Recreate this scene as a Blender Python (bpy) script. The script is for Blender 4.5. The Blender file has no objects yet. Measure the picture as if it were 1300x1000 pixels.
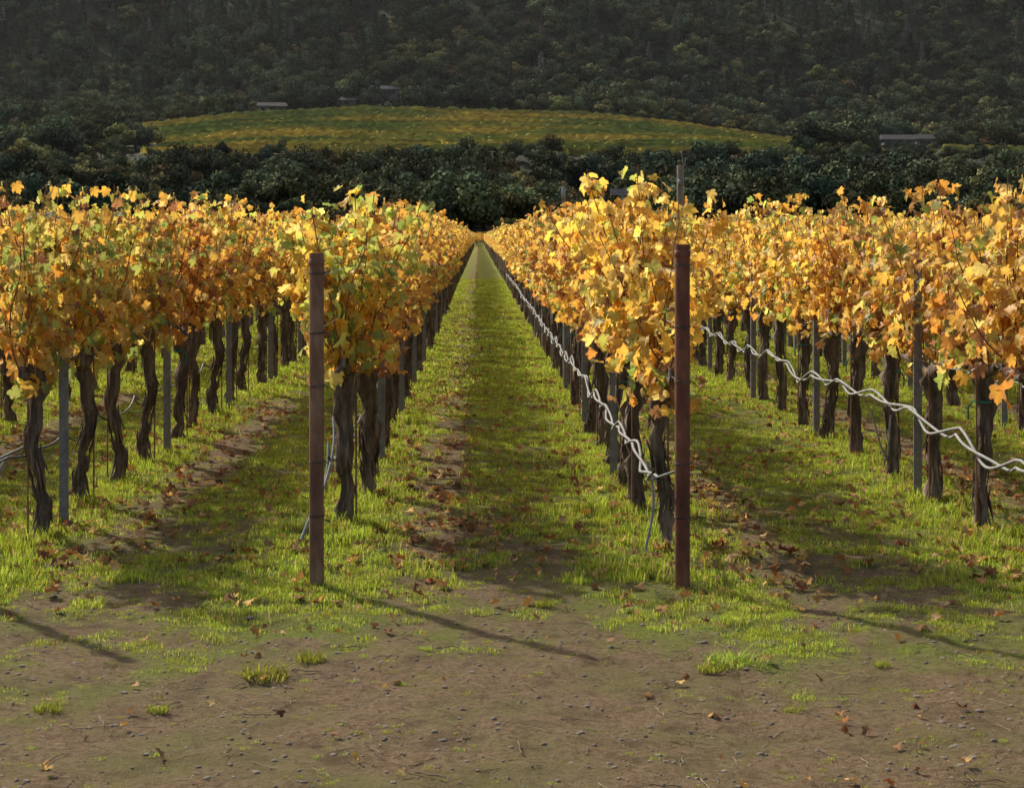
import bpy, math, random
import numpy as np
from mathutils import Vector
random.seed(7); RNG=np.random.default_rng(11)
scene=bpy.context.scene
R=math.radians
# ------------------------------------------------------------------ noise
def _h(ix,iy,seed):
    n=(ix.astype(np.int64)*374761393+iy.astype(np.int64)*668265263+seed*1442695041)&0xffffffff
    n=((n^(n>>13))*1274126177)&0xffffffff
    return ((n^(n>>16))&0xffffff)/float(0xffffff)
def vn(x,y,seed=0):
    x=np.asarray(x,float);y=np.asarray(y,float)
    xi=np.floor(x);yi=np.floor(y);fx=x-xi;fy=y-yi
    fx=fx*fx*(3-2*fx);fy=fy*fy*(3-2*fy)
    a=_h(xi,yi,seed);b=_h(xi+1,yi,seed);c=_h(xi,yi+1,seed);d=_h(xi+1,yi+1,seed)
    return (a*(1-fx)+b*fx)*(1-fy)+(c*(1-fx)+d*fx)*fy
def fbm(x,y,seed=0,o=4):
    s=0;a=.5;t=0
    for i in range(o):
        s=s+a*vn(np.asarray(x)*2**i,np.asarray(y)*2**i,seed+i*17);t+=a;a*=.5
    return s/t
def sst(a,b,x):
    t=np.clip((np.asarray(x,float)-a)/(b-a),0,1);return t*t*(3-2*t)
# ------------------------------------------------------------------ terrain
ROWS={'L1':-0.78,'L2':-2.52,'R1':1.0,'R2':2.92}
rows_all=[-0.78,1.0,-2.52,2.92]+[-2.52-1.78*k for k in range(1,22)]+[2.92+1.78*k for k in range(1,22)]
rows_sorted=np.array(sorted(rows_all))
def height(x,y):
    x=np.asarray(x,float);y=np.asarray(y,float)
    near=(fbm(x*1.1,y*1.1,3)-.5)*.06+(vn(x*7,y*7,5)-.5)*.022+(vn(x*19,y*19,8)-.5)*.014
    near=near*(1-sst(40,90,y))
    T=np.interp(x,[-500,-200,-107,-77,-40,-2,35,60,100,200,500],[62,36,36.5,39.7,41.7,41.4,39.7,37.2,31.5,29,48])
    B=np.interp(x,[-400,-110,-60,60,110,400],[20,18,21.5,21.5,19,20])
    z=np.zeros_like(x+y)
    segs=[(300,0*T),(380,0*T+7),(450,B),(600,T),(640,T+3),(1000,T+118),(1300,T+245),(1900,T+400),(2600,T+420)]
    for (y0,z0),(y1,z1) in zip(segs[:-1],segs[1:]):
        m=(y>=y0)&(y<y1);t=(y-y0)/(y1-y0)
        z=np.where(m,z0+(z1-z0)*t,z)
    z=np.where(y>=2600,T+420,z)
    f=sst(640,850,y)
    rid=np.abs(fbm((x+.55*y)/210,(y-.2*x)/420,21,3)-.5)*2
    z=z+f*(75*(.5-rid)+18*(fbm(x/60,y/60,31,3)-.5))
    z=z+sst(310,400,y)*(fbm(x/45,y/45,41,2)-.5)*3*(1-sst(440,455,y)*(1-sst(600,620,y)))
    return z+near
def H(x,y): return float(height(np.array([x]),np.array([y]))[0])
FP=2400.0;CX=608.0;CY=300.0;CH=1.7
def locate(px,py,d0=320,d1=1700):
    d=np.linspace(d0,d1,3000);x=(px-CX)/FP*d
    z=height(x,d);zz=CH+(CY-py)/FP*d
    i=int(np.argmax(z>=zz)); return float(x[i]),float(d[i]),float(z[i])
# ------------------------------------------------------------------ materials
def newmat(name):
    m=bpy.data.materials.new(name);m.use_nodes=True
    nt=m.node_tree;nt.nodes.clear()
    out=nt.nodes.new('ShaderNodeOutputMaterial')
    return m,nt,out
class N:
    def __init__(s,nt): s.nt=nt
    def n(s,t,**k):
        q=s.nt.nodes.new(t)
        for a,b in k.items(): setattr(q,a,b)
        return q
    def l(s,a,b): s.nt.links.new(a,b)
    def noise(s,scale,vec=None,detail=5,rough=.6):
        q=s.n('ShaderNodeTexNoise');q.inputs['Scale'].default_value=scale
        q.inputs['Detail'].default_value=detail;q.inputs['Roughness'].default_value=rough
        if vec is not None:s.l(vec,q.inputs['Vector'])
        return q.outputs['Fac']
    def ramp(s,fac,stops):
        q=s.n('ShaderNodeValToRGB');e=q.color_ramp.elements
        while len(e)<len(stops):e.new(.5)
        for i,(p,c) in enumerate(stops):
            e[i].position=p;e[i].color=(*c,1) if len(c)==3 else c
        s.l(fac,q.inputs[0]);return q.outputs[0]
    def mix(s,a,b,f,mode='MIX'):
        q=s.n('ShaderNodeMix',data_type='RGBA',blend_type=mode)
        for i,v in ((0,f),(6,a),(7,b)):
            if isinstance(v,(int,float)):q.inputs[i].default_value=v
            elif isinstance(v,tuple):q.inputs[i].default_value=(*v,1)
            else:s.l(v,q.inputs[i])
        return q.outputs[2]
    def bump(s,h,strength,dist):
        q=s.n('ShaderNodeBump');q.inputs['Strength'].default_value=strength
        q.inputs['Distance'].default_value=dist;s.l(h,q.inputs['Height']);return q.outputs[0]
    def objco(s): return s.n('ShaderNodeTexCoord').outputs['Object']
def principled(name,colstops,scale,rough=.8,metal=0,bump=0,bdist=.01,stretch=None,spec=.3,detail=6):
    m,nt,out=newmat(name);k=N(nt)
    co=k.objco()
    if stretch:
        mp=k.n('ShaderNodeMapping');mp.inputs['Scale'].default_value=stretch;k.l(co,mp.inputs[0]);co=mp.outputs[0]
    f=k.noise(scale,co,detail,.65)
    c=k.ramp(f,colstops)
    b=k.n('ShaderNodeBsdfPrincipled');k.l(c,b.inputs['Base Color'])
    b.inputs['Roughness'].default_value=rough;b.inputs['Metallic'].default_value=metal
    b.inputs['Specular IOR Level'].default_value=spec
    if bump:k.l(k.bump(f,bump,bdist),b.inputs['Normal'])
    k.l(b.outputs[0],out.inputs[0]);return m
def leafmat(name,trans=.5,gloss=0,vjit=.35,hjit=.02,sat_=1.1):
    m,nt,out=newmat(name);k=N(nt)
    at=k.n('ShaderNodeAttribute',attribute_name='Col')
    oi=k.n('ShaderNodeObjectInfo')
    h=k.n('ShaderNodeHueSaturation')
    def rng(src,a,b):
        q=k.n('ShaderNodeMapRange');k.l(src,q.inputs[0]);q.inputs[3].default_value=a;q.inputs[4].default_value=b;return q.outputs[0]
    k.l(rng(oi.outputs['Random'],.5-hjit,.5+hjit),h.inputs['Hue'])
    k.l(rng(oi.outputs['Random'],1-vjit*.5,1+vjit*.5),h.inputs['Value'])
    k.l(at.outputs['Color'],h.inputs['Color'])
    c=h.outputs[0]
    d=k.n('ShaderNodeBsdfDiffuse');k.l(c,d.inputs[0]);last=d
    if trans>0:
        t=k.n('ShaderNodeBsdfTranslucent')
        sat=k.n('ShaderNodeHueSaturation');sat.inputs['Saturation'].default_value=sat_;sat.inputs['Value'].default_value=1.15
        k.l(c,sat.inputs['Color']);k.l(sat.outputs[0],t.inputs[0])
        m1=k.n('ShaderNodeMixShader');m1.inputs[0].default_value=trans;k.l(d.outputs[0],m1.inputs[1]);k.l(t.outputs[0],m1.inputs[2]);last=m1
    if gloss>0:
        g=k.n('ShaderNodeBsdfGlossy');g.inputs['Roughness'].default_value=.45
        m2=k.n('ShaderNodeMixShader');m2.inputs[0].default_value=gloss;k.l(last.outputs[0],m2.inputs[1]);k.l(g.outputs[0],m2.inputs[2]);last=m2
    k.l(last.outputs[0],out.inputs[0]);return m
M_leaf=leafmat('vine_leaf',.55,.025,.25,.010,1.0)
M_grass=leafmat('grass_blade',.5,0,.5,.02)
M_litter=leafmat('dry_leaf',.15,0,.7,.02)
M_tree=leafmat('tree_foliage',0,0,.9,.035)
M_bark=principled('vine_bark',[(0.3,(.03,.022,.017)),(.5,(.14,.103,.073)),(.72,(.36,.28,.20))],22,.95,bump=1,bdist=.02,stretch=(1,1,.16))
M_cane=principled('cane_bark',[(.3,(.16,.06,.03)),(.7,(.36,.16,.07))],30,.7)
M_tbark=principled('tree_bark',[(.3,(.04,.036,.032)),(.7,(.12,.108,.095))],3,.95)
M_rustR=principled('rusty_steel',[(.25,(.07,.028,.020)),(.5,(.18,.066,.040)),(.72,(.32,.14,.075))],9,.8,.05,bump=.3,bdist=.003,stretch=(1,1,.35))
M_rustL=principled('weathered_rust',[(.25,(.10,.05,.03)),(.5,(.24,.125,.075)),(.72,(.42,.28,.18))],9,.85,.05,bump=.3,bdist=.003,stretch=(1,1,.3))
M_galv=principled('galvanised_steel',[(.3,(.15,.15,.155)),(.7,(.30,.30,.30))],14,.55,.4)
M_wire=principled('wire_steel',[(.3,(.2,.2,.2)),(.7,(.38,.38,.37))],20,.5,.6)
M_hose=principled('pale_hose',[(.3,(.18,.18,.17)),(.7,(.35,.35,.33))],12,.7)
M_hoseD=principled('black_hose',[(.3,(.05,.05,.05)),(.7,(.15,.15,.14))],12,.5)
M_tie=principled('green_tie_tape',[(.3,(.02,.16,.12)),(.7,(.03,.24,.18))],20,.6)
M_wood=principled('weathered_wood',[(.3,(.14,.12,.09)),(.7,(.40,.35,.28))],12,.9,bump=.5,bdist=.01,stretch=(1,1,.1))
M_peb=principled('stone',[(.3,(.15,.12,.09)),(.7,(.36,.29,.21))],30,.9,bump=.5,bdist=.01)
M_twig=principled('twig',[(.3,(.08,.055,.04)),(.7,(.34,.25,.16))],30,.9)
M_straw=principled('straw',[(.3,(.26,.19,.10)),(.7,(.52,.42,.26))],30,.9)
M_wall=principled('house_wall',[(.3,(.12,.11,.095)),(.7,(.20,.18,.155))],2,.9)
M_roof=principled('house_roof',[(.3,(.05,.047,.047)),(.7,(.10,.093,.09))],3,.95,spec=.05)
M_glass=principled('window_glass',[(.3,(.01,.012,.015)),(.7,(.02,.025,.03))],3,.15)
M_panel=principled('solar_panel',[(.3,(.12,.13,.16)),(.7,(.22,.24,.28))],8,.3)
# ------------------------------------------------------------------ mesh builder
class MB:
    def __init__(s): s.v=[];s.f=[];s.m=[];s.c=[];s.n=0
    def add(s,v,f,mat,col=(1,1,1)):
        v=np.asarray(v,float);f=np.asarray(f)
        s.v.append(v);s.f.extend((f+s.n).tolist());s.m.extend([mat]*len(f))
        col=np.asarray(col,float)
        if col.ndim==1: col=np.tile(col,(len(v),1))
        s.c.append(col);s.n+=len(v)
    def tube(s,pts,rad,sides,mat,rough=0,col=(1,1,1),twist=0,rng=None,cap=True,lobes=0):
        pts=np.asarray(pts,float);n=len(pts);rad=np.broadcast_to(np.asarray(rad,float),(n,))
        t=np.gradient(pts,axis=0);t/=np.linalg.norm(t,axis=1,keepdims=True)+1e-9
        up=np.array([1.,0,0]) if abs(t[0][0])<.8 else np.array([0,1.,0])
        a=up-t*(t@up)[:,None];a/=np.linalg.norm(a,axis=1,keepdims=True)+1e-9
        b=np.cross(t,a)
        th=np.linspace(0,2*math.pi,sides,endpoint=False)
        V=[]
        ph=0 if rng is None else rng.random()*6
        for i in range(n):
            r=np.full(sides,rad[i])
            if lobes: r=r*(1+.22*np.sin(lobes*th+ph+twist*i)+.12*np.sin((lobes+2)*th-twist*1.7*i))
            if rough and rng is not None: r=r*(1+rough*(rng.random(sides)-.5)*2)
            V.append(pts[i]+np.cos(th)[:,None]*r[:,None]*a[i]+np.sin(th)[:,None]*r[:,None]*b[i])
        V=np.concatenate(V);F=[]
        for i in range(n-1):
            for j in range(sides):
                k=(j+1)%sides;F.append([i*sides+j,i*sides+k,(i+1)*sides+k,(i+1)*sides+j])
        s.add(V,F,mat,col)
        if cap and sides>=4:
            s.add(V[-sides:],[list(range(sides))],mat,col)
    def box(s,c,d,mat,col=(1,1,1)):
        x,y,z=np.array(d)/2
        V=np.array([[-x,-y,-z],[x,-y,-z],[x,y,-z],[-x,y,-z],[-x,-y,z],[x,-y,z],[x,y,z],[-x,y,z]])+np.array(c)
        s.add(V,[[3,2,1,0],[4,5,6,7],[0,1,5,4],[1,2,6,5],[2,3,7,6],[3,0,4,7]],mat,col)
    def mesh(s,name,mats,smooth=True):
        me=bpy.data.meshes.new(name)
        V=np.concatenate(s.v)
        me.from_pydata(V.tolist(),[],s.f)
        for m in mats:me.materials.append(m)
        me.polygons.foreach_set('material_index',np.array(s.m,np.int32))
        if smooth: me.polygons.foreach_set('use_smooth',np.ones(len(s.f),bool))
        ca=me.color_attributes.new('Col','FLOAT_COLOR','POINT')
        C=np.concatenate(s.c);C=np.concatenate([C,np.ones((len(C),1))],1)
        ca.data.foreach_set('color',C.astype(np.float32).ravel())
        me.update();return me
def obj(name,me,loc=(0,0,0),rot=0,scale=1,parent=None,coll=None):
    o=bpy.data.objects.new(name,me);o.location=loc;o.rotation_euler=(0,0,rot)
    o.scale=(scale,)*3 if isinstance(scale,(int,float)) else scale
    (coll or scene.collection).objects.link(o)
    if parent:o.parent=parent
    return o
# ------------------------------------------------------------------ leaves
half=[(0,1.0),(14,.80),(22,.84),(36,.60),(50,.90),(62,.86),(74,.74),(88,.58),(108,.78),(126,.74),(150,.58),(172,.42)]
ang=[];rr=[]
for a,r in half: ang.append(a);rr.append(r)
ang.append(180);rr.append(.10)
for a,r in half[::-1][:-1]: ang.append(360-a);rr.append(r)
LA=np.radians(ang);LR=np.array(rr)
def leaf_template(simple):
    if simple:
        A=np.radians([0,40,60,110,180,250,300,320]);Rr=np.array([1,.6,.9,.8,.25,.8,.9,.6])
    else: A,Rr=LA,LR
    x=np.sin(A)*Rr;y=np.cos(A)*Rr
    V=np.concatenate([[[0,0]],np.stack([x,y],1)])
    n=len(A);F=[[0,1+i,1+(i+1)%n] for i in range(n)]
    return V,np.array(F)
LT=leaf_template(False);LS=leaf_template(True)
def norm(v): return v/(np.linalg.norm(v,axis=-1,keepdims=True)+1e-9)
def add_leaves(mb,P,out,size,cols,mat,rng,simple=False,droop=.8,curl=1.0,edge=.45):
    V2,F=LS if simple else LT
    n=len(P);k=len(V2)
    up=np.array([0,0,1.])
    nn=norm(out*.9+up*.45+rng.normal(0,.5,(n,3)))
    tip=-up*droop+out*.4+rng.normal(0,.45,(n,3))
    tip=norm(tip-nn*(tip*nn).sum(1,keepdims=True))
    side=np.cross(tip,nn)
    r2=(V2**2).sum(1)
    cup=rng.normal(-.2,.3,n)*curl;fold=rng.uniform(-.1,.6,n)*curl;wav=rng.normal(0,.13,(n,k))*curl
    wav[:,0]=0
    z=cup[:,None]*r2[None]+fold[:,None]*np.abs(V2[:,0])[None]+wav*r2[None]
    z-=rng.uniform(0,.5,n)[:,None]*np.clip(V2[:,1],0,1)[None]**2*curl
    W=(V2[:,0][None,:,None]*side[:,None,:]+V2[:,1][None,:,None]*tip[:,None,:]+z[:,:,None]*nn[:,None,:])*size[:,None,None]+P[:,None,:]
    FF=(F[None]+(np.arange(n)*k)[:,None,None]).reshape(-1,3)
    C=np.repeat(cols[:,None,:],k,1)
    e=rng.random(n)<edge
    br=np.array([.42,.19,.07])
    amt=(rng.random((n,k))*.8)*e[:,None];amt[:,0]=0
    C=C*(1-amt[...,None])+br*amt[...,None]
    C[:,0]*=np.array([1.05,1.1,1.1])
    mb.add(W.reshape(-1,3),FF,mat,C.reshape(-1,3))
GOLD=[(.89,.56,.095),(.87,.46,.075),(.91,.68,.19),(.80,.36,.06),(.58,.56,.11),(.30,.37,.08),(.38,.18,.07)]
def cols(n,rng,w):
    w=np.array(w,float);w/=w.sum()
    c=np.array(GOLD)[rng.choice(len(GOLD),n,p=w)]
    return np.clip(c*rng.uniform(.70,1.08,(n,1))*rng.uniform(.93,1.07,(n,3)),0,.96)
W_GOLD=[36,22,24,6,8,2,6];W_ORANGE=[32,28,14,12,5,1,9];W_MIX=[28,15,18,5,20,12,5];W_GREEN=[18,6,12,5,34,32,4]
def make_vine(name,seed,w,nc=20,per=34,top=1.08,wide=.15,green_top=0,lean=0,low=22,lowz=.84):
    rng=np.random.default_rng(seed);mb=MB()
    n=16;zs=np.linspace(-.06,.88,n)
    px=np.cumsum(rng.normal(0,.010,n));py=np.cumsum(rng.normal(0,.013,n))
    px-=np.linspace(px[0],px[-1],n);py-=np.linspace(py[0],py[-1],n)
    px+=lean*(1-np.linspace(0,1,n))+rng.normal(0,.006,n)
    rad=np.interp(np.linspace(0,1,n),[0,.12,.4,.75,.92,1],[.060,.045,.038,.040,.060,.045])*rng.uniform(.85,1.18)
    rad=rad*(1+rng.normal(0,.15,n))
    mb.tube(np.stack([px,py,zs],1),rad,14,0,.18,rng=rng,twist=.5,lobes=3)
    for i in range(18):
        a=rng.random()*6.28;z0=rng.uniform(.0,.65);L=rng.uniform(.10,.32)
        zz=np.linspace(z0,z0+L,4)
        bx=np.interp(zz,zs,px);by=np.interp(zz,zs,py)
        r=.042+np.array([.016,.004,.0,.006+.012*rng.random()])
        mb.tube(np.stack([bx+np.cos(a)*r,by+np.sin(a)*r,zz],1),[.002,.007,.007,.002],4,0,.3,rng=rng)
    arms=[]
    for sg in (-1,1):
        t=np.linspace(0,1,8)
        ay=sg*t*.64;az=.86+.09*np.minimum(1,t*2.5)+rng.normal(0,.012,8);ax=rng.normal(0,.015,8)
        ax[0]=0;az[0]=.86
        mb.tube(np.stack([ax,ay,az],1),np.interp(t,[0,.3,1],[.04,.024,.016])*(1+rng.normal(0,.2,8)),8,0,.2,rng=rng,lobes=2,twist=.6)
        arms.append((ax,ay,az))
    mb.tube([[.05,.05,-.05],[.05,.05,1.1]],.006,5,1)
    if rng.random()<.25:
        mb.tube([[.0,.0,.72+.006*i] for i in range(3)],.055,8,3,cap=False);mb.tube([[.05,-.03,.72],[.07,-.05,.69],[.065,-.06,.62]],.006,4,3)
    P=[];O=[];S=[]
    for c in range(nc):
        sg=rng.choice([-1,1]);ax,ay,az=arms[0 if sg<0 else 1]
        q=rng.uniform(.02,1);yy=np.interp(q,np.linspace(0,1,8),ay);zz=np.interp(q,np.linspace(0,1,8),az);xx=np.interp(q,np.linspace(0,1,8),ax)
        if rng.random()<.6: mb.tube([[xx,yy,zz],[xx+rng.normal(0,.01),yy,zz+.05]],[.017,.012],6,0,.2,rng=rng)
        L=rng.uniform(.50,.98)*top*(1.12 if rng.random()<.10 else 1)
        dx=rng.normal(0,wide);dy=rng.normal(0,.13)
        t=np.linspace(0,1,9)
        cx=xx+dx*t**.8+rng.normal(0,.03)*np.sin(t*5)+np.cumsum(rng.normal(0,.008,9))
        cy=yy+dy*t+rng.normal(0,.03)*np.sin(t*4)+np.cumsum(rng.normal(0,.008,9))
        cz=zz+.02+L*t-.10*abs(dx)*t**3
        mb.tube(np.stack([cx,cy,cz],1),np.linspace(.0055,.0025,9),4,2,cap=False)
        m=int(per*rng.uniform(.35,1.4))
        tt=rng.random(m)**.68*.97+.03
        bx=np.interp(tt,t,cx);by=np.interp(tt,t,cy);bz=np.interp(tt,t,cz)
        th=rng.random(m)*6.28
        o=np.stack([np.cos(th)*1.15,np.sin(th)*.85,np.zeros(m)],1);o=norm(o)
        rad=rng.uniform(.03,.15,m)*(1-.45*tt)
        p=np.stack([bx,by,bz],1)+o*rad[:,None]+np.stack([0*rad,0*rad,rng.normal(0,.02,m)-.02],1)
        P.append(p);O.append(norm(o+.6*np.stack([np.sign(bx+o[:,0]*.1),0*bx,0*bx],1)));S.append(1-.25*tt**2)
        for _ in range(4):
            i=rng.integers(1,8);e=np.array([cx[i],cy[i],cz[i]]);d=norm(np.array([rng.normal(),rng.normal(0,.7),rng.normal(.1,.5)]))*rng.uniform(.1,.24)
            mb.tube([e,e+d],[.003,.0015],3,2,cap=False)
            if rng.random()<.7:
                k=4;s=rng.random(k)
                P.append(e+d*(.4+.6*s[:,None])+rng.normal(0,.025,(k,3)));O.append(np.tile(norm(d),(k,1)));S.append(np.full(k,.85))
    k=low
    P.append(np.stack([rng.normal(0,.12,k),rng.uniform(-.6,.6,k),rng.uniform(lowz,1.08,k)],1));O.append(norm(rng.normal(0,1,(k,3))*[1,1,.2]));S.append(np.ones(k))
    P=np.concatenate(P);O=np.concatenate(O);S=np.concatenate(S);n=len(P)
    C=cols(n,rng,w)
    if green_top:
        g=rng.random(n)<green_top*np.clip((P[:,2]-1.2)/.8,0,1)
        C[g]=cols(g.sum(),rng,[6,0,6,0,50,40,0])
    else:
        g=rng.random(n)<.45*np.clip((1.3-P[:,2])/.35,0,1)
        C[g]=cols(g.sum(),rng,[1,2,0,3,1,1,4])
    add_leaves(mb,P,O,rng.uniform(.034,.074,n)*S,C,4,rng)
    return mb.mesh(name,[M_bark,M_rustL,M_cane,M_tie,M_leaf])
vines=[make_vine('grapevine_mesh_%d'%i,100+i,[W_GOLD,W_ORANGE,W_GOLD,W_MIX,W_GOLD,W_MIX,W_GOLD,W_ORANGE][i],nc=17+i%3,per=28) for i in range(8)]
vineLfront=make_vine('grapevine_mesh_front',300,W_MIX,nc=27,per=34,wide=.20,green_top=.65,top=1.13)
vineL2a=make_vine('grapevine_mesh_green',301,W_GREEN,nc=28,per=34,wide=.17,green_top=.4)
vineL2b=make_vine('grapevine_mesh_mixed',302,W_MIX,nc=22,per=30,green_top=.3)
vineRfront=make_vine('grapevine_mesh_rfront',303,W_GOLD,nc=28,per=33,wide=.18,lean=.05,low=70,lowz=.74)
def make_chunk(name,seed):
    rng=np.random.default_rng(seed);mb=MB()
    for v in range(6):
        y0=(v-2.5)*1.22+rng.normal(0,.04)
        pts=np.array([[rng.normal(0,.02),y0+rng.normal(0,.03),z] for z in (-.1,.25,.55,.88)])
        mb.tube(pts,[.055,.04,.042,.055],6,0,.2,rng=rng,lobes=2,twist=.5)
        mb.tube([[0,y0-.6,.95],[0,y0,.88],[0,y0+.6,.95]],[.02,.035,.02],5,0,.2,rng=rng)
        for c in range(9):
            yy=y0+rng.uniform(-.6,.6);mb.tube([[0,yy,.93],[rng.normal(0,.13),yy+rng.normal(0,.1),rng.uniform(1.6,1.95)]],[.006,.003],3,1,cap=False)
        n=270
        z=.92+1.04*rng.random(n)**.8
        w_=.09+.12*np.sin(np.clip((z-.9)/1.1,0,1)*2.6)
        th=rng.random(n)*6.28
        yv=y0+rng.uniform(-.66,.66,n)
        z=z*(1+.045*np.sin(yv*5+seed)*np.clip(z-1.3,0,1))
        P=np.stack([np.cos(th)*w_*rng.uniform(.6,1.25,n),yv,z],1)
        O=norm(np.stack([np.sign(np.cos(th))*.9,np.sin(th)*.5,0*z],1))
        w=[W_GOLD,W_ORANGE,W_GOLD,W_MIX][rng.integers(0,4)]
        add_leaves(mb,P,O,rng.uniform(.05,.085,n),cols(n,rng,w),2,rng,simple=True)
    mb.box((.03,-3.66+.61,.75),(.05,.03,1.6),3);mb.box((.03,.05,.75),(.05,.03,1.6),3)
    return mb.mesh(name,[M_bark,M_cane,M_leaf,M_galv])
# ------------------------------------------------------------------ GN scatter
def source_coll(name,meshes):
    c=bpy.data.collections.new(name)
    for i,m in enumerate(meshes):
        o=bpy.data.objects.new(name+'_%02d'%i,m);c.objects.link(o)
    return c
def scatter(name,P,rotz,scl,coll,tilt=None,nk=1,pick=None):
    P=np.asarray(P,float);n=len(P)
    me=bpy.data.meshes.new(name);me.from_pydata(P.tolist(),[],[])
    r=np.zeros((n,3),np.float32);r[:,2]=rotz
    if tilt is not None:r[:,:2]=tilt
    a=me.attributes.new('rotv','FLOAT_VECTOR','POINT');a.data.foreach_set('vector',r.ravel())
    s=np.asarray(scl,np.float32)
    if s.ndim==1:s=np.stack([s,s,s],1)
    a=me.attributes.new('sclv','FLOAT_VECTOR','POINT');a.data.foreach_set('vector',s.ravel())
    pk=RNG.integers(0,nk,n) if pick is None else pick
    a=me.attributes.new('pick','INT','POINT');a.data.foreach_set('value',np.asarray(pk).astype(np.int32))
    o=obj(name,me)
    g=bpy.data.node_groups.new(name+'_gn','GeometryNodeTree')
    g.interface.new_socket('Geometry',in_out='INPUT',socket_type='NodeSocketGeometry')
    g.interface.new_socket('Geometry',in_out='OUTPUT',socket_type='NodeSocketGeometry')
    gi=g.nodes.new('NodeGroupInput');go=g.nodes.new('NodeGroupOutput')
    ip=g.nodes.new('GeometryNodeInstanceOnPoints');ci=g.nodes.new('GeometryNodeCollectionInfo')
    ci.inputs['Collection'].default_value=coll;ci.inputs['Separate Children'].default_value=True;ci.inputs['Reset Children'].default_value=True
    ip.inputs['Pick Instance'].default_value=True
    def na(nm,t):
        q=g.nodes.new('GeometryNodeInputNamedAttribute');q.data_type=t;q.inputs['Name'].default_value=nm;return q.outputs['Attribute']
    g.links.new(gi.outputs[0],ip.inputs['Points']);g.links.new(ci.outputs[0],ip.inputs['Instance'])
    g.links.new(na('pick','INT'),ip.inputs['Instance Index'])
    g.links.new(na('rotv','FLOAT_VECTOR'),ip.inputs['Rotation'])
    g.links.new(na('sclv','FLOAT_VECTOR'),ip.inputs['Scale'])
    g.links.new(ip.outputs[0],go.inputs[0])
    md=o.modifiers.new('scatter','NODES');md.node_group=g
    return o
# ------------------------------------------------------------------ ground masks
def aisle(x):
    i=np.clip(np.searchsorted(rows_sorted,x)-1,0,len(rows_sorted)-2)
    return x-rows_sorted[i],rows_sorted[i+1]-rows_sorted[i]
def bare(x,y):
    s,w=aisle(x);u=s/w
    n1=fbm(x*1.3,y*.7,51,4);n2=fbm(x*5,y*4,61,3)
    band=.64*np.exp(-((u-.30)/.13)**2)*(.4+1.1*fbm(x*2,y*.35,71,2))
    band=band+.45*np.exp(-((u-.66)/.07)**2)*vn(x*2,y*.5,72)
    head=.85*sst(8.6,6.9,y+(n1-.5)*3.6)
    worn=.48*np.exp(-((u-.5)/.30)**2)*(1-sst(10.2,13.5,y))*(.5+n1)
    m=np.clip(band,0,1);m=np.maximum(m,worn);m=np.maximum(m,head)
    return np.clip(m+(n2-.47)*1.0,0,1)
# ------------------------------------------------------------------ ground mesh
def axis(fine0,fine1,step,lo,hi,g=1.09,mx=22):
    a=list(np.arange(fine0,fine1,step));s=step
    while a[-1]<hi: s=min(s*g,mx);a.append(a[-1]+s)
    b=[a[0]];s=step
    while b[-1]>lo: s=min(s*g,mx);b.append(b[-1]-s)
    return np.array(b[1:][::-1]+a)
xs=axis(-4.5,4.5,.035,-1300,1300,1.07);ys=axis(5.4,14,.04,-60,2600,1.025,14)
X,Y=np.meshgrid(xs,ys);Z=height(X,Y)
bm_=bare(X,Y)
nx,ny=len(xs),len(ys)
idx=np.arange(nx*ny).reshape(ny,nx)
F=np.stack([idx[:-1,:-1],idx[:-1,1:],idx[1:,1:],idx[1:,:-1]],-1).reshape(-1,4)
V=np.stack([X,Y,Z],-1).reshape(-1,3)
cl=[locate(838,120),locate(672,40),locate(1232,30)]
CLR=[(8,10),(9,7),(6,7)]
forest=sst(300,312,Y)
clear=np.zeros_like(X)
for (cx,cy,cz),(rx,ry) in zip(cl,CLR):
    clear=np.maximum(clear,np.exp(-((X-cx)/rx)**2-((Y-cy)/ry)**2))
me=bpy.data.meshes.new('ground')
me.vertices.add(len(V));me.vertices.foreach_set('co',V.astype(np.float32).ravel())
me.loops.add(F.size);me.loops.foreach_set('vertex_index',F.astype(np.int32).ravel())
me.polygons.add(len(F));me.polygons.foreach_set('loop_start',np.arange(0,F.size,4,dtype=np.int32))
me.update(calc_edges=True)
me.polygons.foreach_set('use_smooth',np.ones(len(F),bool))
ca=me.color_attributes.new('Mask','FLOAT_COLOR','POINT')
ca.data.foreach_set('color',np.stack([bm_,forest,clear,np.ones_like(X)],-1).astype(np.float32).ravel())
m,nt,out=newmat('ground_soil_and_grass');k=N(nt)
at=k.n('ShaderNodeAttribute',attribute_name='Mask');sp=k.n('ShaderNodeSeparateColor');k.l(at.outputs['Color'],sp.inputs[0])
co=k.objco()
nf=k.noise(38,co,8,.7);nm=k.noise(5,co,6,.65);nvf=k.noise(160,co,4,.7);nb=k.noise(1.6,co,5,.6)
grass=k.mix(k.ramp(nf,[(.3,(.11,.13,.024)),(.5,(.24,.28,.05)),(.7,(.36,.39,.085))]),(.30,.21,.09),k.ramp(nm,[(.47,(0,0,0)),(.74,(.75,.75,.75))]))
dirt=k.ramp(nf,[(.28,(.12,.072,.036)),(.48,(.30,.20,.108)),(.72,(.46,.34,.20))])
dirt=k.mix(dirt,(.24,.23,.075),k.ramp(nb,[(.44,(0,0,0)),(.64,(.7,.7,.7))]))
dirt=k.mix(dirt,(.14,.09,.048),k.ramp(nm,[(.5,(0,0,0)),(.68,(.75,.75,.75))]))
dirt=k.mix(dirt,(.58,.45,.28),k.ramp(nvf,[(.58,(0,0,0)),(.70,(.7,.7,.7))]))
mm=k.n('ShaderNodeMath',operation='ADD');k.l(sp.outputs[0],mm.inputs[0])
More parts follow.
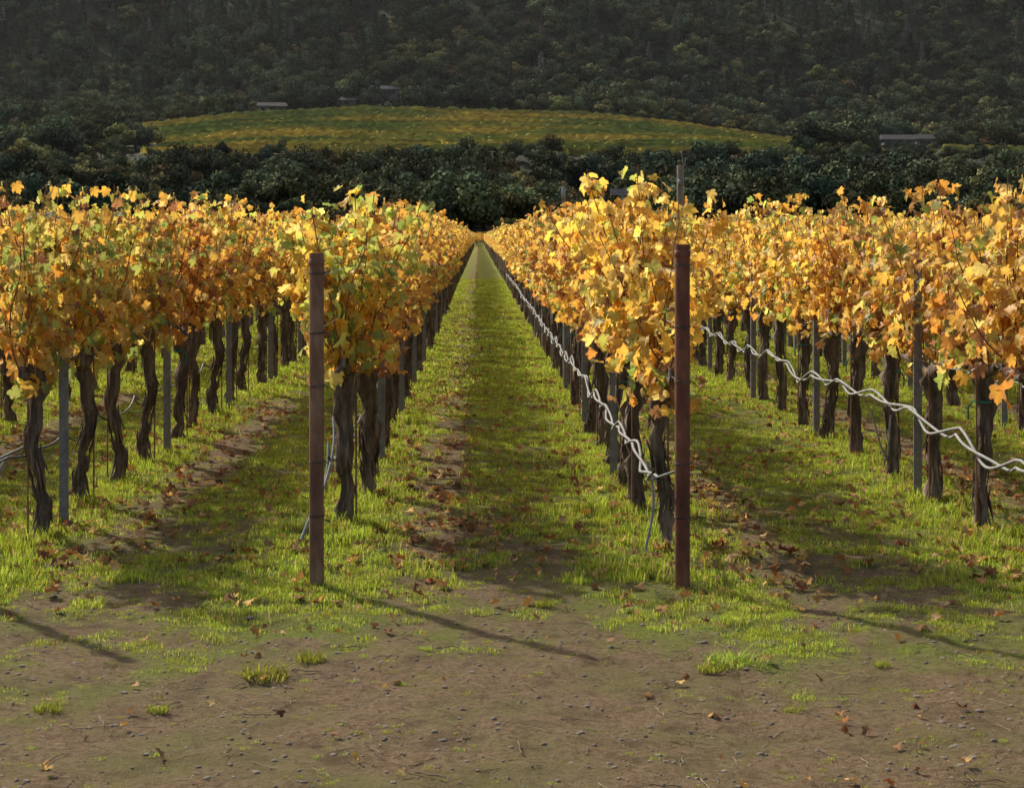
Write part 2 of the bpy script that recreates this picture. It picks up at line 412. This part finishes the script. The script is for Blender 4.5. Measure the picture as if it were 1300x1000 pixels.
m2=k.n('ShaderNodeMath',operation='MULTIPLY_ADD');k.l(nf,m2.inputs[0]);m2.inputs[1].default_value=.8;m2.inputs[2].default_value=-.4;k.l(m2.outputs[0],mm.inputs[1])
c=k.mix(grass,dirt,k.ramp(mm.outputs[0],[(.25,(0,0,0)),(.6,(1,1,1))]))
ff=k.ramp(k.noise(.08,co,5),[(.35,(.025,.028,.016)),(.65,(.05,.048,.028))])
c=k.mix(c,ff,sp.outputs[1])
c=k.mix(c,k.ramp(k.noise(.3,co,4),[(.4,(.10,.065,.04)),(.6,(.20,.10,.055))]),k.ramp(sp.outputs[2],[(.3,(0,0,0)),(.6,(1,1,1))]))
b=k.n('ShaderNodeBsdfPrincipled');k.l(c,b.inputs['Base Color']);b.inputs['Roughness'].default_value=.95;b.inputs['Specular IOR Level'].default_value=.1
add=k.n('ShaderNodeMath',operation='ADD');k.l(nf,add.inputs[0]);k.l(nvf,add.inputs[1])
k.l(k.bump(add.outputs[0],1.0,.045),b.inputs['Normal']);k.l(b.outputs[0],out.inputs[0])
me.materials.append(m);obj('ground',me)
# ------------------------------------------------------------------ vines
SP=1.22
starts={'L1':11.18,'R1':10.45,'L2':10.8,'R2':9.75}
chunks=[make_chunk('grapevine_chunk_%d'%i,500+i) for i in range(4)]
cc=source_coll('grapevine_row_segments',chunks)
cP=[];cR=[]
def plant(x,y,me):
    s=random.uniform(.95,1.05)
    obj('grapevine',me,(x+random.gauss(0,.02),y,H(x,y)),random.choice([0,math.pi])+random.gauss(0,.06),(s,s,random.uniform(.93,1.06)))
for rx in rows_all:
    key=[k_ for k_,v in ROWS.items() if v==rx]
    y=starts[key[0]] if key else random.uniform(9.9,11.1)
    lim=55 if key and key[0] in('L1','R1') else 40 if key else (26 if abs(rx)<6.6 else 0)
    i=0
    while y<lim:
        mesh=random.choice(vines)
        if key and key[0]=='L1' and i==0: mesh=vineLfront
        if key and key[0]=='L2' and i==0: mesh=vineL2a
        if key and key[0]=='L2' and (i in(1,2) or (i<9 and random.random()<.4)): mesh=vineL2b
        if key and key[0]=='R1' and i==0: mesh=vineRfront
        if abs(rx)<=y*.30+2.5:
            if mesh in (vineLfront,vineL2a,vineRfront): obj('grapevine',mesh,(rx,y,H(rx,y)))
            else: plant(rx,y,mesh)
        y+=SP;i+=1
    y=y-.61+3.66
    while y<300:
        if abs(rx)<y*.30+4: cP.append((rx,y,H(rx,y)));cR.append(random.choice([0,math.pi]))
        y+=7.32
for xx in np.arange(-40,41,7.32):
    for yy in (303,305,308): cP.append((xx,yy,H(xx,yy)-.3));cR.append(math.pi/2)
nC=len(cP)
scatter('grapevine_rows',cP,np.array(cR),np.stack([np.ones(nC),np.ones(nC),RNG.uniform(.96,1.06,nC)],1),cc,nk=4)
# ------------------------------------------------------------------ end posts, stakes, wires, hoses
def end_post(x,y,h,r,mat):
    mb=MB()
    n=14;zz=np.linspace(-.15,h,n)
    mb.tube([[0,0,z] for z in zz],r,24,0,cap=False)
    mb.tube([[0,0,h],[0,0,h+.001],[0,0,h-.001],[0,0,h-.12]],[r,r-.002,r-.006,r-.006],24,0,cap=True)
    for z in (h*.94,h*.76,h*.60,.60,.34):
        for q in range(2):
            t=np.linspace(0,6.4,26);zc=z+q*.007
            mb.tube(np.stack([np.cos(t)*(r+.0015),np.sin(t)*(r+.0015),zc+.004*np.sin(t)],1),.0022,4,1,cap=False)
        mb.tube([[r,0,z],[r+.012,-.012,z+.004],[r+.02,.0,z-.01]],.002,4,1)
    mb.tube([[0,0,h-.06],[0,0,h-.058],[0,0,h-.03],[0,0,h-.028]],[r,r+.003,r+.003,r],24,0,cap=False)
    o=obj('end_post',mb.mesh('end_post',[mat,M_bark]),(x,y,H(x,y)));return o
end_post(-0.79,9.2,1.615,.036,M_rustL)
end_post(0.99,9.2,1.665,.037,M_rustR)
end_post(-2.62,9.2,1.62,.036,M_rustR);end_post(3.02,8.4,1.62,.036,M_rustL)
def stake_mesh():
    mb=MB()
    for c,d in (((0,0,.74),(.045,.004,1.6)),((-.0245,.012,.74),(.004,.028,1.6)),((.0245,.012,.74),(.004,.028,1.6))): mb.box(c,d,0)
    for z in np.arange(.2,1.5,.1): mb.box((0,-.006,z),(.012,.008,.012),1)
    return mb.mesh('line_stake',[M_galv,M_wire],False)
SM=stake_mesh()
for key,x0,y0 in (('L1',-.74,14.3),('L2',-2.46,11.2),('R1',.97,13.6),('R2',2.87,12.36),('L3',-4.26,12.9),('R3',4.7,13.2)):
    y=y0
    while y<45:
        obj('trellis_stake',SM,(x0,y,H(x0,y)),random.gauss(0,.15),(1,1,random.uniform(.97,1.03)));y+=3.7
for rx,y in [(r,9.2) for r in rows_all if abs(r)<12]:
    mb=MB()
    for z in (.97,1.25,1.52,1.52):
        off=.0 if z<1.5 else random.choice([-.03,.03])
        ys_=np.concatenate([np.arange(y,60,1.85),np.arange(60,300,20)])
        mb.tube(np.stack([rx+off+0*ys_,ys_,z+.008*np.sin(ys_*1.3+rx)+0*ys_],1),.0016,4,0)
    obj('trellis_wire',mb.mesh('trellis_wire',[M_wire]))
def hose(rx,y0,y1,z0,mat,r=.006,amp=.03,per=.8,double=True,wave=.03,seed=0):
    mb=MB();y=np.arange(y0,y1,.07)
    for q in range(2 if double else 1):
        ph=q*math.pi+seed+2.2*np.sin(y*.55+seed)
        a=amp*(.15+1.2*vn(y*.6,0*y+q,seed+3))
        sag=.03+.07*vn(np.floor((y-y0)/1.22),0*y,seed+9)
        base=z0+wave*(vn(y*.9,0*y+3,seed)-.5)*2-sag*np.abs(np.sin((y-y0)*math.pi/1.22))
        X_=rx+a*np.cos(y*6.28/per+ph);Z_=base+a*np.sin(y*6.28/per+ph)
        mb.tube(np.stack([X_,y,Z_],1),r,7,0)
    return mb
mb=hose(.87,9.3,60,.54,M_hose,seed=1,amp=.020,per=1.2,r=.008)
t=np.linspace(0,1,14)
mb.tube(np.stack([.90+.03*np.sin(t*5),10.1-.1*t,.50-.62*t],1),.007,7,0)
t=np.linspace(0,1,10);mb.tube(np.stack([.86+.10*t,9.35-.1*t,.50+.05*t],1),.007,7,0)
obj('irrigation_hose',mb.mesh('irrigation_hose',[M_hose]))
mb=hose(2.80,8.6,60,.55,M_hose,seed=2,amp=.024,per=1.3,wave=.04,r=.009)
t=np.linspace(0,1,14);mb.tube(np.stack([2.80+.12*t+.03*np.sin(t*4),13.5-.2*t,.46-.34*np.sin(t*3.1)],1),.007,7,0)
obj('irrigation_hose',mb.mesh('irrigation_hose',[M_hose]))
mb=hose(-2.60,9.3,50,.47,M_hoseD,seed=4,amp=.02,double=False,wave=.03,r=.007)
obj('irrigation_hose',mb.mesh('irrigation_hose',[M_hoseD]))
mb=MB();t=np.linspace(0,1,14)
mb.tube(np.stack([-2.66-.10*t-.05*np.sin(t*3),10.7-.2*t,.47-.52*t],1),.010,7,0)
mb.tube(np.stack([-2.9+.30*t,9.6+1.2*t,.50-.05*np.sin(t*3.1)],1),.007,7,0)
obj('irrigation_riser',mb.mesh('irrigation_riser',[M_hose]))
mb=hose(-.84,10.6,60,.48,M_hoseD,seed=5,amp=.02,double=False,wave=.03,r=.007)
mb.tube(np.stack([-.86-.10*t+.03*np.sin(t*5),10.8-.5*t,.52-.56*t],1),.009,7,1)
mb.tube(np.stack([-.84-.02*t+.02*np.sin(t*6),10.9-.7*t,.66-.60*t],1),.007,7,1)
obj('irrigation_hose',mb.mesh('irrigation_hose',[M_hoseD,M_hose]))
for rx in (4.58,-4.4):
    mb=hose(rx,10,45,.48,M_hose,seed=int(abs(rx)*10),amp=.02,per=1.2)
    obj('irrigation_hose',mb.mesh('irrigation_hose',[M_hose if rx>0 else M_hoseD]))
mb=MB();zz=np.linspace(-.2,2.75,8)
mb.tube([[.004*math.sin(i),0,z] for i,z in enumerate(zz)],np.linspace(.062,.05,8),14,0,.04,rng=RNG)
mb.tube([[.0,-.06,2.3],[.03,-.07,2.75],[-.0,-.07,3.1]],.006,5,1)
mb.tube([[.03,-.07,2.72],[.08,-.07,2.86]],.008,5,1);mb.box((0,-.06,2.5),(.07,.05,.09),1)
obj('wooden_pole',mb.mesh('wooden_pole',[M_wood,M_galv]),(2.93,27.5,H(2.93,27.5)))
mb=MB();mb.tube([[0,0,-.1],[0,0,2.5]],.02,8,0)
mb.box((0,0,2.60),(.50,.03,.13),1);mb.box((0,-.018,2.60),(.46,.006,.10),2)
obj('solar_panel',mb.mesh('solar_panel',[M_galv,M_galv,M_panel],False),(2.92,38.4,0))
mb=MB();mb.tube([[0,0,-.1],[0,0,2.3]],.012,6,0);mb.box((0,0,2.2),(.05,.03,.15),0)
obj('marker_stake',mb.mesh('marker_stake',[M_hose]),(1.0,22.3,0))
# ------------------------------------------------------------------ grass
def tuft(name,seed,n,hgt,spread,w=.0026,lean=.5):
    rng=np.random.default_rng(seed);mb=MB()
    for i in range(n):
        a=rng.random()*6.28;r=spread*math.sqrt(rng.random());bx,by=math.cos(a)*r,math.sin(a)*r
        h=hgt*rng.uniform(.45,1.1);b=rng.random()*6.28;L=lean*h*rng.uniform(.3,1.4)
        dx,dy=math.cos(b),math.sin(b);s=w*rng.uniform(.7,1.4)
        px_,py_=-dy*s,dx*s
        V=[[bx-px_,by-py_,-.01],[bx+px_,by+py_,-.01],[bx+px_*.8+dx*L*.35,by+py_*.8+dy*L*.35,h*.6],[bx-px_*.8+dx*L*.35,by-py_*.8+dy*L*.35,h*.6],[bx+dx*L,by+dy*L,h*.95]]
        base=np.array([(.28,.35,.055),(.40,.46,.08),(.52,.52,.12),(.54,.42,.18)][rng.choice(4,p=[.3,.39,.18,.13])])
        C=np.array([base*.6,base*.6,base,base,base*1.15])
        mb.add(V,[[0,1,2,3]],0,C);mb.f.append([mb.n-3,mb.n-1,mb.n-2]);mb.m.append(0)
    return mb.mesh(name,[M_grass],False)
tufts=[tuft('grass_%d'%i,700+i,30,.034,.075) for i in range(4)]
tc=source_coll('grass_clumps',tufts)
tall=[tuft('tallgrass_%d'%i,720+i,28,.08,.07,.003) for i in range(3)]
tlc=source_coll('tall_grass_clumps',tall)
wide=[tuft('widegrass_%d'%i,740+i,60,.05,.22,.0065) for i in range(3)]
wc=source_coll('wide_grass_clumps',wide)
def pts(n,y0,y1,pw=1.0,ext=.31):
    y=y0+(y1-y0)*RNG.random(n)**pw
    x=RNG.uniform(-1,1,n)*(y*ext+.6)
    return x,y
x,y=pts(54000,5.2,22,1.0);b_=bare(x,y)
cl_=fbm(x*2.3,y*2.3,91,2)
kp=RNG.random(len(x))<np.clip(1.0-b_*1.12,.07,1)*np.clip((cl_-.2)*1.9,.08,1)*np.where(y<9,.9,1)
x,y=x[kp],y[kp];n=len(x)
sc=RNG.uniform(.5,1.1,n)*np.where(bare(x,y)>.45,.5,1)*(1-.4*sst(9.5,7.5,y))
scatter('grass',np.stack([x,y,height(x,y)],1),RNG.random(n)*6.28,sc,tc,nk=4)
x,y=pts(16000,9.3,40,1.2);s,w=aisle(x);edge=np.minimum(s,w-s)
kp=(RNG.random(len(x))<np.exp(-(edge/.28)**2)*.9*(.25+vn(x*1.7,y*1.7,95)))
x,y=x[kp],y[kp];n=len(x)
scatter('row_grass',np.stack([x,y,height(x,y)],1),RNG.random(n)*6.28,RNG.uniform(.45,1.2,n),tlc,nk=3)
x,y=pts(22000,20,75,1.0,.30);b_=bare(x,y)
kp=RNG.random(len(x))<np.clip(1.0-b_*1.2,.03,1);x,y=x[kp],y[kp];n=len(x)
scatter('aisle_grass',np.stack([x,y,height(x,y)],1),RNG.random(n)*6.28,RNG.uniform(.6,1.2,n),wc,nk=3)
big=tuft('grass_tuft',760,150,.11,.10,.003,.9)
for (px_,py_,sc_) in ((335,858,.9),(925,842,.9),(395,838,.6),(905,848,.6),(1010,900,.4),(60,905,.5),(690,770,.5),(200,905,.4),(540,830,.3),(1120,850,.35)):
    d=CH*FP/(py_-CY);xx=(px_-CX)/FP*d;obj('grass_tuft',big,(xx,d,H(xx,d)),random.random()*6,(sc_,sc_,sc_*.6))
# ------------------------------------------------------------------ fallen leaves
def litter(name,seed,palette):
    rng=np.random.default_rng(seed);mb=MB()
    P=np.array([[0,0,.012]]);out=np.array([[0,0,1.]])
    add_leaves(mb,P,out,np.array([.045]),np.array([palette]),0,rng,droop=0,curl=1.6)
    return mb.mesh(name,[M_litter])
pal=[(.36,.18,.08),(.30,.15,.07),(.50,.29,.12),(.24,.13,.07),(.56,.33,.12),(.42,.24,.13),(.36,.16,.06),(.46,.31,.16)]
lc=source_coll('dry_leaves',[litter('dry_leaf_%d'%i,800+i,p) for i,p in enumerate(pal)])
x,y=pts(52000,5.8,50,1.25);s,w=aisle(x);u=s/w
dens=.26+.75*np.exp(-((u-.22)/.21)**2)+.6*np.exp(-((u-.9)/.15)**2)
dens*=(.3+1.1*vn(x*1.5,y*1.1,97)**1.5)*np.where(y<9.6,.07+.4*sst(8.0,9.8,y),1)
kp=RNG.random(len(x))<dens*.75;x,y=x[kp],y[kp];n=len(x)
scatter('fallen_leaves',np.stack([x,y,height(x,y)+.014],1),RNG.random(n)*6.28,RNG.uniform(.3,1.0,n)*(1-.35*sst(9,7.5,y)),lc,tilt=RNG.normal(0,.4,(n,2)),nk=8)
# ------------------------------------------------------------------ pebbles, twigs
def pebble(name,seed):
    import bmesh
    bm=bmesh.new();bmesh.ops.create_icosphere(bm,subdivisions=2,radius=1)
    rng=np.random.default_rng(seed);s=rng.uniform(.7,1.2,3)*[1,1,.6]
    for v in bm.verts:
        k_=1+.35*(float(vn(v.co.x*1.5+seed,v.co.y*1.5+v.co.z,seed))-.5);v.co=Vector([v.co[i]*s[i]*k_ for i in range(3)])
    me=bpy.data.meshes.new(name);bm.to_mesh(me);bm.free();me.materials.append(M_peb);return me
pc=source_coll('pebble_set',[pebble('pebble_%d'%i,900+i) for i in range(4)])
x,y=pts(11000,5.2,10.5);n=len(x)
scatter('pebbles',np.stack([x,y,height(x,y)],1),RNG.random(n)*6.28,.002+.010*RNG.random(n)**5,pc,nk=4)
def twig(name,seed,mat,r=.0028):
    rng=np.random.default_rng(seed);mb=MB();t=np.linspace(-.5,.5,6)
    p=np.stack([t*.16,rng.normal(0,.006,6),.008+rng.normal(0,.003,6)],1);mb.tube(p,np.linspace(r,r*.45,6),5,0)
    mb.tube([p[3],p[3]+[.02,.025,.01]],[.002,.001],4,0);return mb.mesh(name,[mat])
tw=source_coll('twig_set',[twig('twig_%d'%i,950+i,M_twig if i<4 else M_straw,.0028 if i<4 else .0018) for i in range(8)])
x,y=pts(3600,5.3,12);n=len(x)
scatter('twigs',np.stack([x,y,height(x,y)],1),RNG.random(n)*6.28,.12+RNG.random(n)**3*.8,tw,nk=8)
st=pebble('stone',990)
for px_,py_,r_ in ((317,786,.022),(565,880,.012),(1245,810,.012)):
    d=CH*FP/(py_-CY);xx=(px_-CX)/FP*d;obj('stone',st,(xx,d,H(xx,d)+r_*.4),1,r_)
# ------------------------------------------------------------------ trees
def conifer(name,seed,h=17,dead=False,fat=.25):
    rng=np.random.default_rng(seed);mb=MB()
    lean=rng.normal(0,.4,2)
    mb.tube([[0,0,-1],[lean[0]*.3,lean[1]*.3,h*.5],[lean[0],lean[1],h]],[.3,.18,.03],6,0)
    n=1300;t=rng.random(n)**.7
    z=h*(.12+.88*t);prof=np.minimum(1,(t+.12)*3.2)*(1-t)**.7
    Rm=(h*fat)*prof*(.5+.8*rng.random(n))+.2
    ph=rng.random()*6;a=rng.random(n)*6.28
    tier=.72+.32*np.sin(z*2.6+ph+a);lob=1+.35*np.sin(a*2+z*.5+ph);Rm=Rm*tier*lob;q=rng.random(n)**.45*Rm
    o=np.stack([np.cos(a),np.sin(a),0*a],1)
    P=o*q[:,None];P[:,:2]+=lean*t[:,None];P[:,2]=z-.25*q
    d=norm(o+[0,0,-.3]+rng.normal(0,.4,(n,3)));sd=norm(np.cross(d,rng.normal(0,1,(n,3))+[0,0,1.5]))
    L=rng.uniform(.4,1.0,n)[:,None];Wd=L*.32
    V=np.stack([P-sd*Wd,P+sd*Wd,P+d*L+sd*Wd*.2],1).reshape(-1,3)
    base=np.array([.088,.100,.062]) if not dead else np.array([.22,.20,.17])
    if dead: n_=n//3;V=V[:n_*3];
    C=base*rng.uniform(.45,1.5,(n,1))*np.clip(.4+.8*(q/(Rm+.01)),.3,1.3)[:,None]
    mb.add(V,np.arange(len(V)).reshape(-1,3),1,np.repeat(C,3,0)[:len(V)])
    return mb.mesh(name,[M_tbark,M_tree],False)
def oak(name,seed,h=9,base=(.03,.038,.015)):
    rng=np.random.default_rng(seed);mb=MB()
    mb.tube([[0,0,-1],[.1,.1,h*.2],[.3,0,h*.4]],[.4,.3,.22],7,0)
    nl=rng.integers(10,16)
    for i in range(nl):
        a=rng.random()*6.28;r=h*.42*math.sqrt(rng.random());z=h*rng.uniform(.30,.82)*(1-.25*(r/(h*.42))**2)
        c=np.array([math.cos(a)*r,math.sin(a)*r,z]);s=h*rng.uniform(.12,.24)
        mb.tube([[.2,0,h*.3],(c+[.2,0,h*.3])*.5,c],[.16,.09,.04],4,0)
        n=190;d=norm(rng.normal(0,1,(n,3)));q=s*rng.uniform(.6,1.15,n)
        P=c+d*q[:,None]*[1.1,1.1,.8]
        nn=norm(d+rng.normal(0,.5,(n,3)));t1=norm(np.cross(nn,rng.normal(0,1,(n,3))));t2=np.cross(nn,t1)
        L=rng.uniform(.16,.42,n)[:,None]
        V=np.stack([P-t1*L,P-t2*L*.8,P+t1*L*.9,P+t2*L],1).reshape(-1,3)
        tone=rng.uniform(.7,1.3)
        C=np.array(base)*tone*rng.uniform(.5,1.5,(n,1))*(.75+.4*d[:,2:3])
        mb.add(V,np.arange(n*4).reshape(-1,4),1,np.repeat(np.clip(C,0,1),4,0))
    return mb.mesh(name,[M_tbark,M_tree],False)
ck=4.1
cf=source_coll('hill_trees',[conifer('conifer_%d'%i,i+1,h,False,f_) for i,(h,f_) in enumerate([(14,.24),(17,.19),(11,.28),(15,.26),(19,.17)])]+[conifer('conifer_5',9,14,True,.16)]
   +[oak('hill_oak_%d'%i,40+i,h,b) for i,(h,b) in enumerate([(10,(.088,.095,.046)),(12,(.075,.088,.048)),(9,(.135,.118,.06))])])
ok=source_coll('oaks',[oak('oak_%d'%i,i+20,h,tuple(np.array(b)*ck)) for i,(h,b) in enumerate([(8,(.037,.037,.017)),(9.5,(.028,.031,.016)),(7,(.050,.044,.018)),(10.5,(.030,.032,.017)),(6.5,(.064,.050,.022)),(8.5,(.018,.022,.013))])])
def inclear(x,y):
    m=np.zeros(len(x),bool)
    for (cx,cy,cz),(rx,ry) in zip(cl,CLR): m|=(((x-cx)/rx)**2+((y-cy)/ry)**2)<1
    return m
def inpatch(x,y,mg=0):
    nzl=(vn(y/13,0*y+2,61)-.5)*10;nzr=(vn(y/11,0*y+5,62)-.5)*10
    L=np.interp(y,[430,450,520,600,615],[-60,-74,-96,-115,-110])+nzl-mg;Rr=np.interp(y,[430,450,520,600,615],[62,74,92,106,100])+nzr+mg
    y0=442+(vn(x/15,0*x+1,63)-.3)*20;y1=604-(vn(x/18,0*x+4,64)-.2)*12
    a=(x>L)&(x<Rr)&(y>y0-mg)&(y<y1+mg)
    return a|((x>y*.245-mg)&(x<195+mg)&(y>508-mg)&(y<556+mg))
def jgrid(y0,y1,step,ext):
    gy=np.arange(y0,y1,step);P=[]
    for yy in gy:
        gx=np.arange(-(yy*ext+20),yy*ext+20,step);P.append(np.stack([gx,0*gx+yy],1))
    P=np.concatenate(P);return P+RNG.uniform(-.5,.5,P.shape)*step*.95
P=jgrid(316,446,6.2,.33)
P2=jgrid(446,760,6.5,.33);P2=P2[~inpatch(P2[:,0],P2[:,1],2)]
P=np.concatenate([P,P2]);P=P[~inclear(P[:,0],P[:,1])]
pr=np.where(P[:,1]<640,1,1-sst(660,760,P[:,1])*.8);P=P[RNG.random(len(P))<pr]
u_=P[:,0]/P[:,1]
n=len(P);s=RNG.uniform(.5,1.3,n)*np.where((P[:,1]>415)&(P[:,1]<475)&(np.abs(P[:,0])<100),.5,1)*np.where((P[:,1]>590)&(P[:,1]<640)&(np.abs(P[:,0])<110),RNG.uniform(.5,1.15,n),1)
s*=np.where((u_>.205)&(P[:,1]>400)&(P[:,1]<560),.38,1)
pk=np.clip((fbm(P[:,0]/28,P[:,1]/28,88,2)-.25)*2*6+RNG.normal(0,1.5,n),0,5.99)
scatter('oak_woodland',np.stack([P[:,0],P[:,1],height(P[:,0],P[:,1])],1),RNG.random(n)*6.28,s,ok,pick=np.floor(pk))
P=jgrid(650,1420,6.5,.31);P=P[~inclear(P[:,0],P[:,1])]
P=P[RNG.random(len(P))<.25+.75*sst(640,780,P[:,1]+60*(vn(P[:,0]/40,P[:,1]/40,5)-.5))]
n=len(P);dn=fbm(P[:,0]/50,P[:,1]/70,77,3)
s=RNG.uniform(.5,1.15,n)*(.6+.6*dn)
st_=fbm(P[:,0]/45,P[:,1]/60,99,3)
pk=np.where(st_+RNG.normal(0,.12,n)>.54,RNG.choice([6,7,8,2,5],n,p=[.3,.3,.22,.1,.08]),RNG.choice([0,1,2,3,4,5],n,p=[.2,.2,.2,.2,.14,.06]))
scatter('forest',np.stack([P[:,0],P[:,1],height(P[:,0],P[:,1])],1),RNG.random(n)*6.28,s,cf,pick=pk)
# ------------------------------------------------------------------ hillside vineyard
rng=np.random.default_rng(5);mb=MB()
for r_,yy in enumerate(np.arange(436,612,2.9)):
    xx=np.arange(-130,200,1.1)
    wob=2.5*np.sin(xx/34+yy/70)+.9*np.sin(xx/13);yv=yy+wob
    ins=inpatch(xx,yv)
    if r_%9==8 or ins.sum()<4: continue
    z=height(xx,yv);n=len(xx)
    hh=1.6*rng.uniform(.6,1.15,n);w_=.6
    V=np.concatenate([np.stack([xx,yv-w_,z+.2],1),np.stack([xx+rng.normal(0,.2,n),yv-w_*.6,z+hh],1),np.stack([xx+rng.normal(0,.2,n),yv+w_*.6,z+hh*rng.uniform(.85,1.05,n)],1),np.stack([xx,yv+w_,z+.2],1)])
    i=np.arange(n-1);i=i[ins[:-1]&ins[1:]&(rng.random(n-1)>.04)]
    F=np.concatenate([np.stack([i+a*n,i+1+a*n,i+1+(a+1)*n,i+(a+1)*n],1) for a in range(3)])
    big_=fbm(xx/30,yv/14,33,4)
    c0=np.array([.50,.39,.10]);c1=np.array([.24,.27,.08])
    tt=np.clip((big_-.36)*4.5,0,1)[:,None];C=(c0*(1-tt)+c1*tt)*rng.uniform(.6,1.2,(n,1))*rng.uniform(.7,1.15)
    mb.add(V,F,0,np.tile(np.clip(C,0,.95),(4,1)))
M_hv=leafmat('hillside_vine_foliage',.3,0,0,0)
obj('hillside_vineyard',mb.mesh('hillside_vineyard',[M_hv],False))
gx=np.arange(-136,204,2.);gy=np.arange(432,614,2.);GX,GY=np.meshgrid(gx,gy);ins=inpatch(GX.ravel(),GY.ravel(),1).reshape(GX.shape)
GZ=height(GX,GY)+.12;ii=np.arange(GX.size).reshape(GX.shape)
Fq=np.stack([ii[:-1,:-1],ii[:-1,1:],ii[1:,1:],ii[1:,:-1]],-1)[ins[:-1,:-1]&ins[1:,1:]&ins[:-1,1:]&ins[1:,:-1]]
mb=MB();mb.add(np.stack([GX,GY,GZ],-1).reshape(-1,3),Fq.reshape(-1,4),0)
M_hg=principled('hillside_grass',[(.3,(.16,.17,.065)),(.7,(.29,.25,.10))],.08,.95)
obj('hillside_field',mb.mesh('hillside_field',[M_hg]))
# ------------------------------------------------------------------ houses
def house(x,y,L,W,h,rh,rot=0):
    z=H(x,y)
    e=bpy.data.objects.new('farmhouse',None);scene.collection.objects.link(e);e.location=(x,y,z);e.rotation_euler=(0,0,rot)
    mb=MB();mb.box((0,0,h/2-1),(L,W,h+2),0);obj('walls',mb.mesh('walls',[M_wall],False),parent=e)
    mb=MB();o_=.7;a=L/2+o_;b_=W/2+o_
    V=[[-a,-b_,h],[a,-b_,h],[a,b_,h],[-a,b_,h],[-a*.9,0,h+rh],[a*.9,0,h+rh]]
    mb.add(V,[[0,1,5,4],[2,3,4,5]],0);mb.add(V,[[1,2,5],[3,0,4]],0);mb.add(V,[[3,2,1,0]],0)
    obj('roof',mb.mesh('roof',[M_roof],False),parent=e)
    mb=MB()
    for q in np.linspace(-L/2+1.5,L/2-1.5,max(3,int(L/3))): mb.box((q,-W/2-.03,h*.55),(1.2,.08,1.3),0)
    obj('windows',mb.mesh('windows',[M_glass],False),parent=e)
    mb=MB();mb.box((.4,-W/2-.035,1.05),(1.0,.09,2.1),0);obj('door',mb.mesh('door',[M_roof],False),parent=e)
    return (x,y)
hp=[house((345-CX)/FP*622,622,9,6,2.6,1.4,.15),house((443-CX)/FP*640,640,5,5,2.5,1.3,0),house((495-CX)/FP*655,655,6,5,2.6,1.4,-.1),
    house((1138-CX)/FP*562,562,9,6,2.4,1.6,.05),house((1172-CX)/FP*568,568,5,5,2.6,1.5,0)]
for nm_ in ('oak_woodland','forest'):
    ow=bpy.data.objects[nm_];at_=ow.data.attributes['sclv']
    co_=np.zeros(len(ow.data.vertices)*3);ow.data.vertices.foreach_get('co',co_);co_=co_.reshape(-1,3)
    sv=np.zeros(len(co_)*3,np.float32);at_.data.foreach_get('vector',sv);sv=sv.reshape(-1,3)
    for i_,(hx,hy) in enumerate(hp):
        dd=60 if i_>2 else hy-600
        m_=(np.abs(co_[:,0]-hx*co_[:,1]/hy)<(8 if i_ in(0,3) else 5))&(co_[:,1]<hy+4)&(co_[:,1]>hy-dd);sv[m_]=np.minimum(sv[m_],.27)
    at_.data.foreach_set('vector',sv.ravel())
# ------------------------------------------------------------------ valley haze (real homogeneous air volume)
mb=MB();mb.box((0,960,105),(1500,1290,250),0)
mh,nt,out=newmat('valley_haze');vs=nt.nodes.new('ShaderNodeVolumeScatter');vs.inputs['Density'].default_value=.60e-4;vs.inputs['Color'].default_value=(.95,.98,.93,1);vs.inputs['Anisotropy'].default_value=.2
nt.links.new(vs.outputs[0],out.inputs['Volume'])
obj('haze',mb.mesh('haze',[mh],False))
# ------------------------------------------------------------------ light
el=R(38);hd=np.array([-.60,.80])
sd=Vector((hd[0]*math.cos(el),hd[1]*math.cos(el),math.sin(el)))
sl=bpy.data.lights.new('sun','SUN');sl.energy=4.8;sl.angle=R(1.2);sl.color=(1,.94,.83)
so=bpy.data.objects.new('sun',sl);scene.collection.objects.link(so);so.rotation_euler=sd.to_track_quat('Z','Y').to_euler();so.location=(0,0,50)
w=bpy.data.worlds.new('World');scene.world=w;w.use_nodes=True
nt=w.node_tree;bg=nt.nodes['Background'];sky=nt.nodes.new('ShaderNodeTexSky');sky.sky_type='NISHITA';sky.sun_disc=False
sky.sun_elevation=el;sky.sun_rotation=math.atan2(hd[0],hd[1]);sky.dust_density=4.0
nt.links.new(sky.outputs[0],bg.inputs[0]);bg.inputs[1].default_value=.15
# ------------------------------------------------------------------ camera
cam=bpy.data.cameras.new('camera');cob=bpy.data.objects.new('camera',cam);scene.collection.objects.link(cob)
cob.location=(0,0,CH);cob.rotation_euler=(R(90),0,0)
cam.sensor_width=36;cam.lens=36*FP/1300;cam.shift_x=(650-CX)/1300;cam.shift_y=-(500-CY)/1300
cam.clip_end=5000;cam.clip_start=.1
scene.camera=cob
scene.view_settings.view_transform='Standard';scene.view_settings.look='None';scene.view_settings.exposure=0
print('done verts',nx*ny,'chunks',nC,cl,hp)
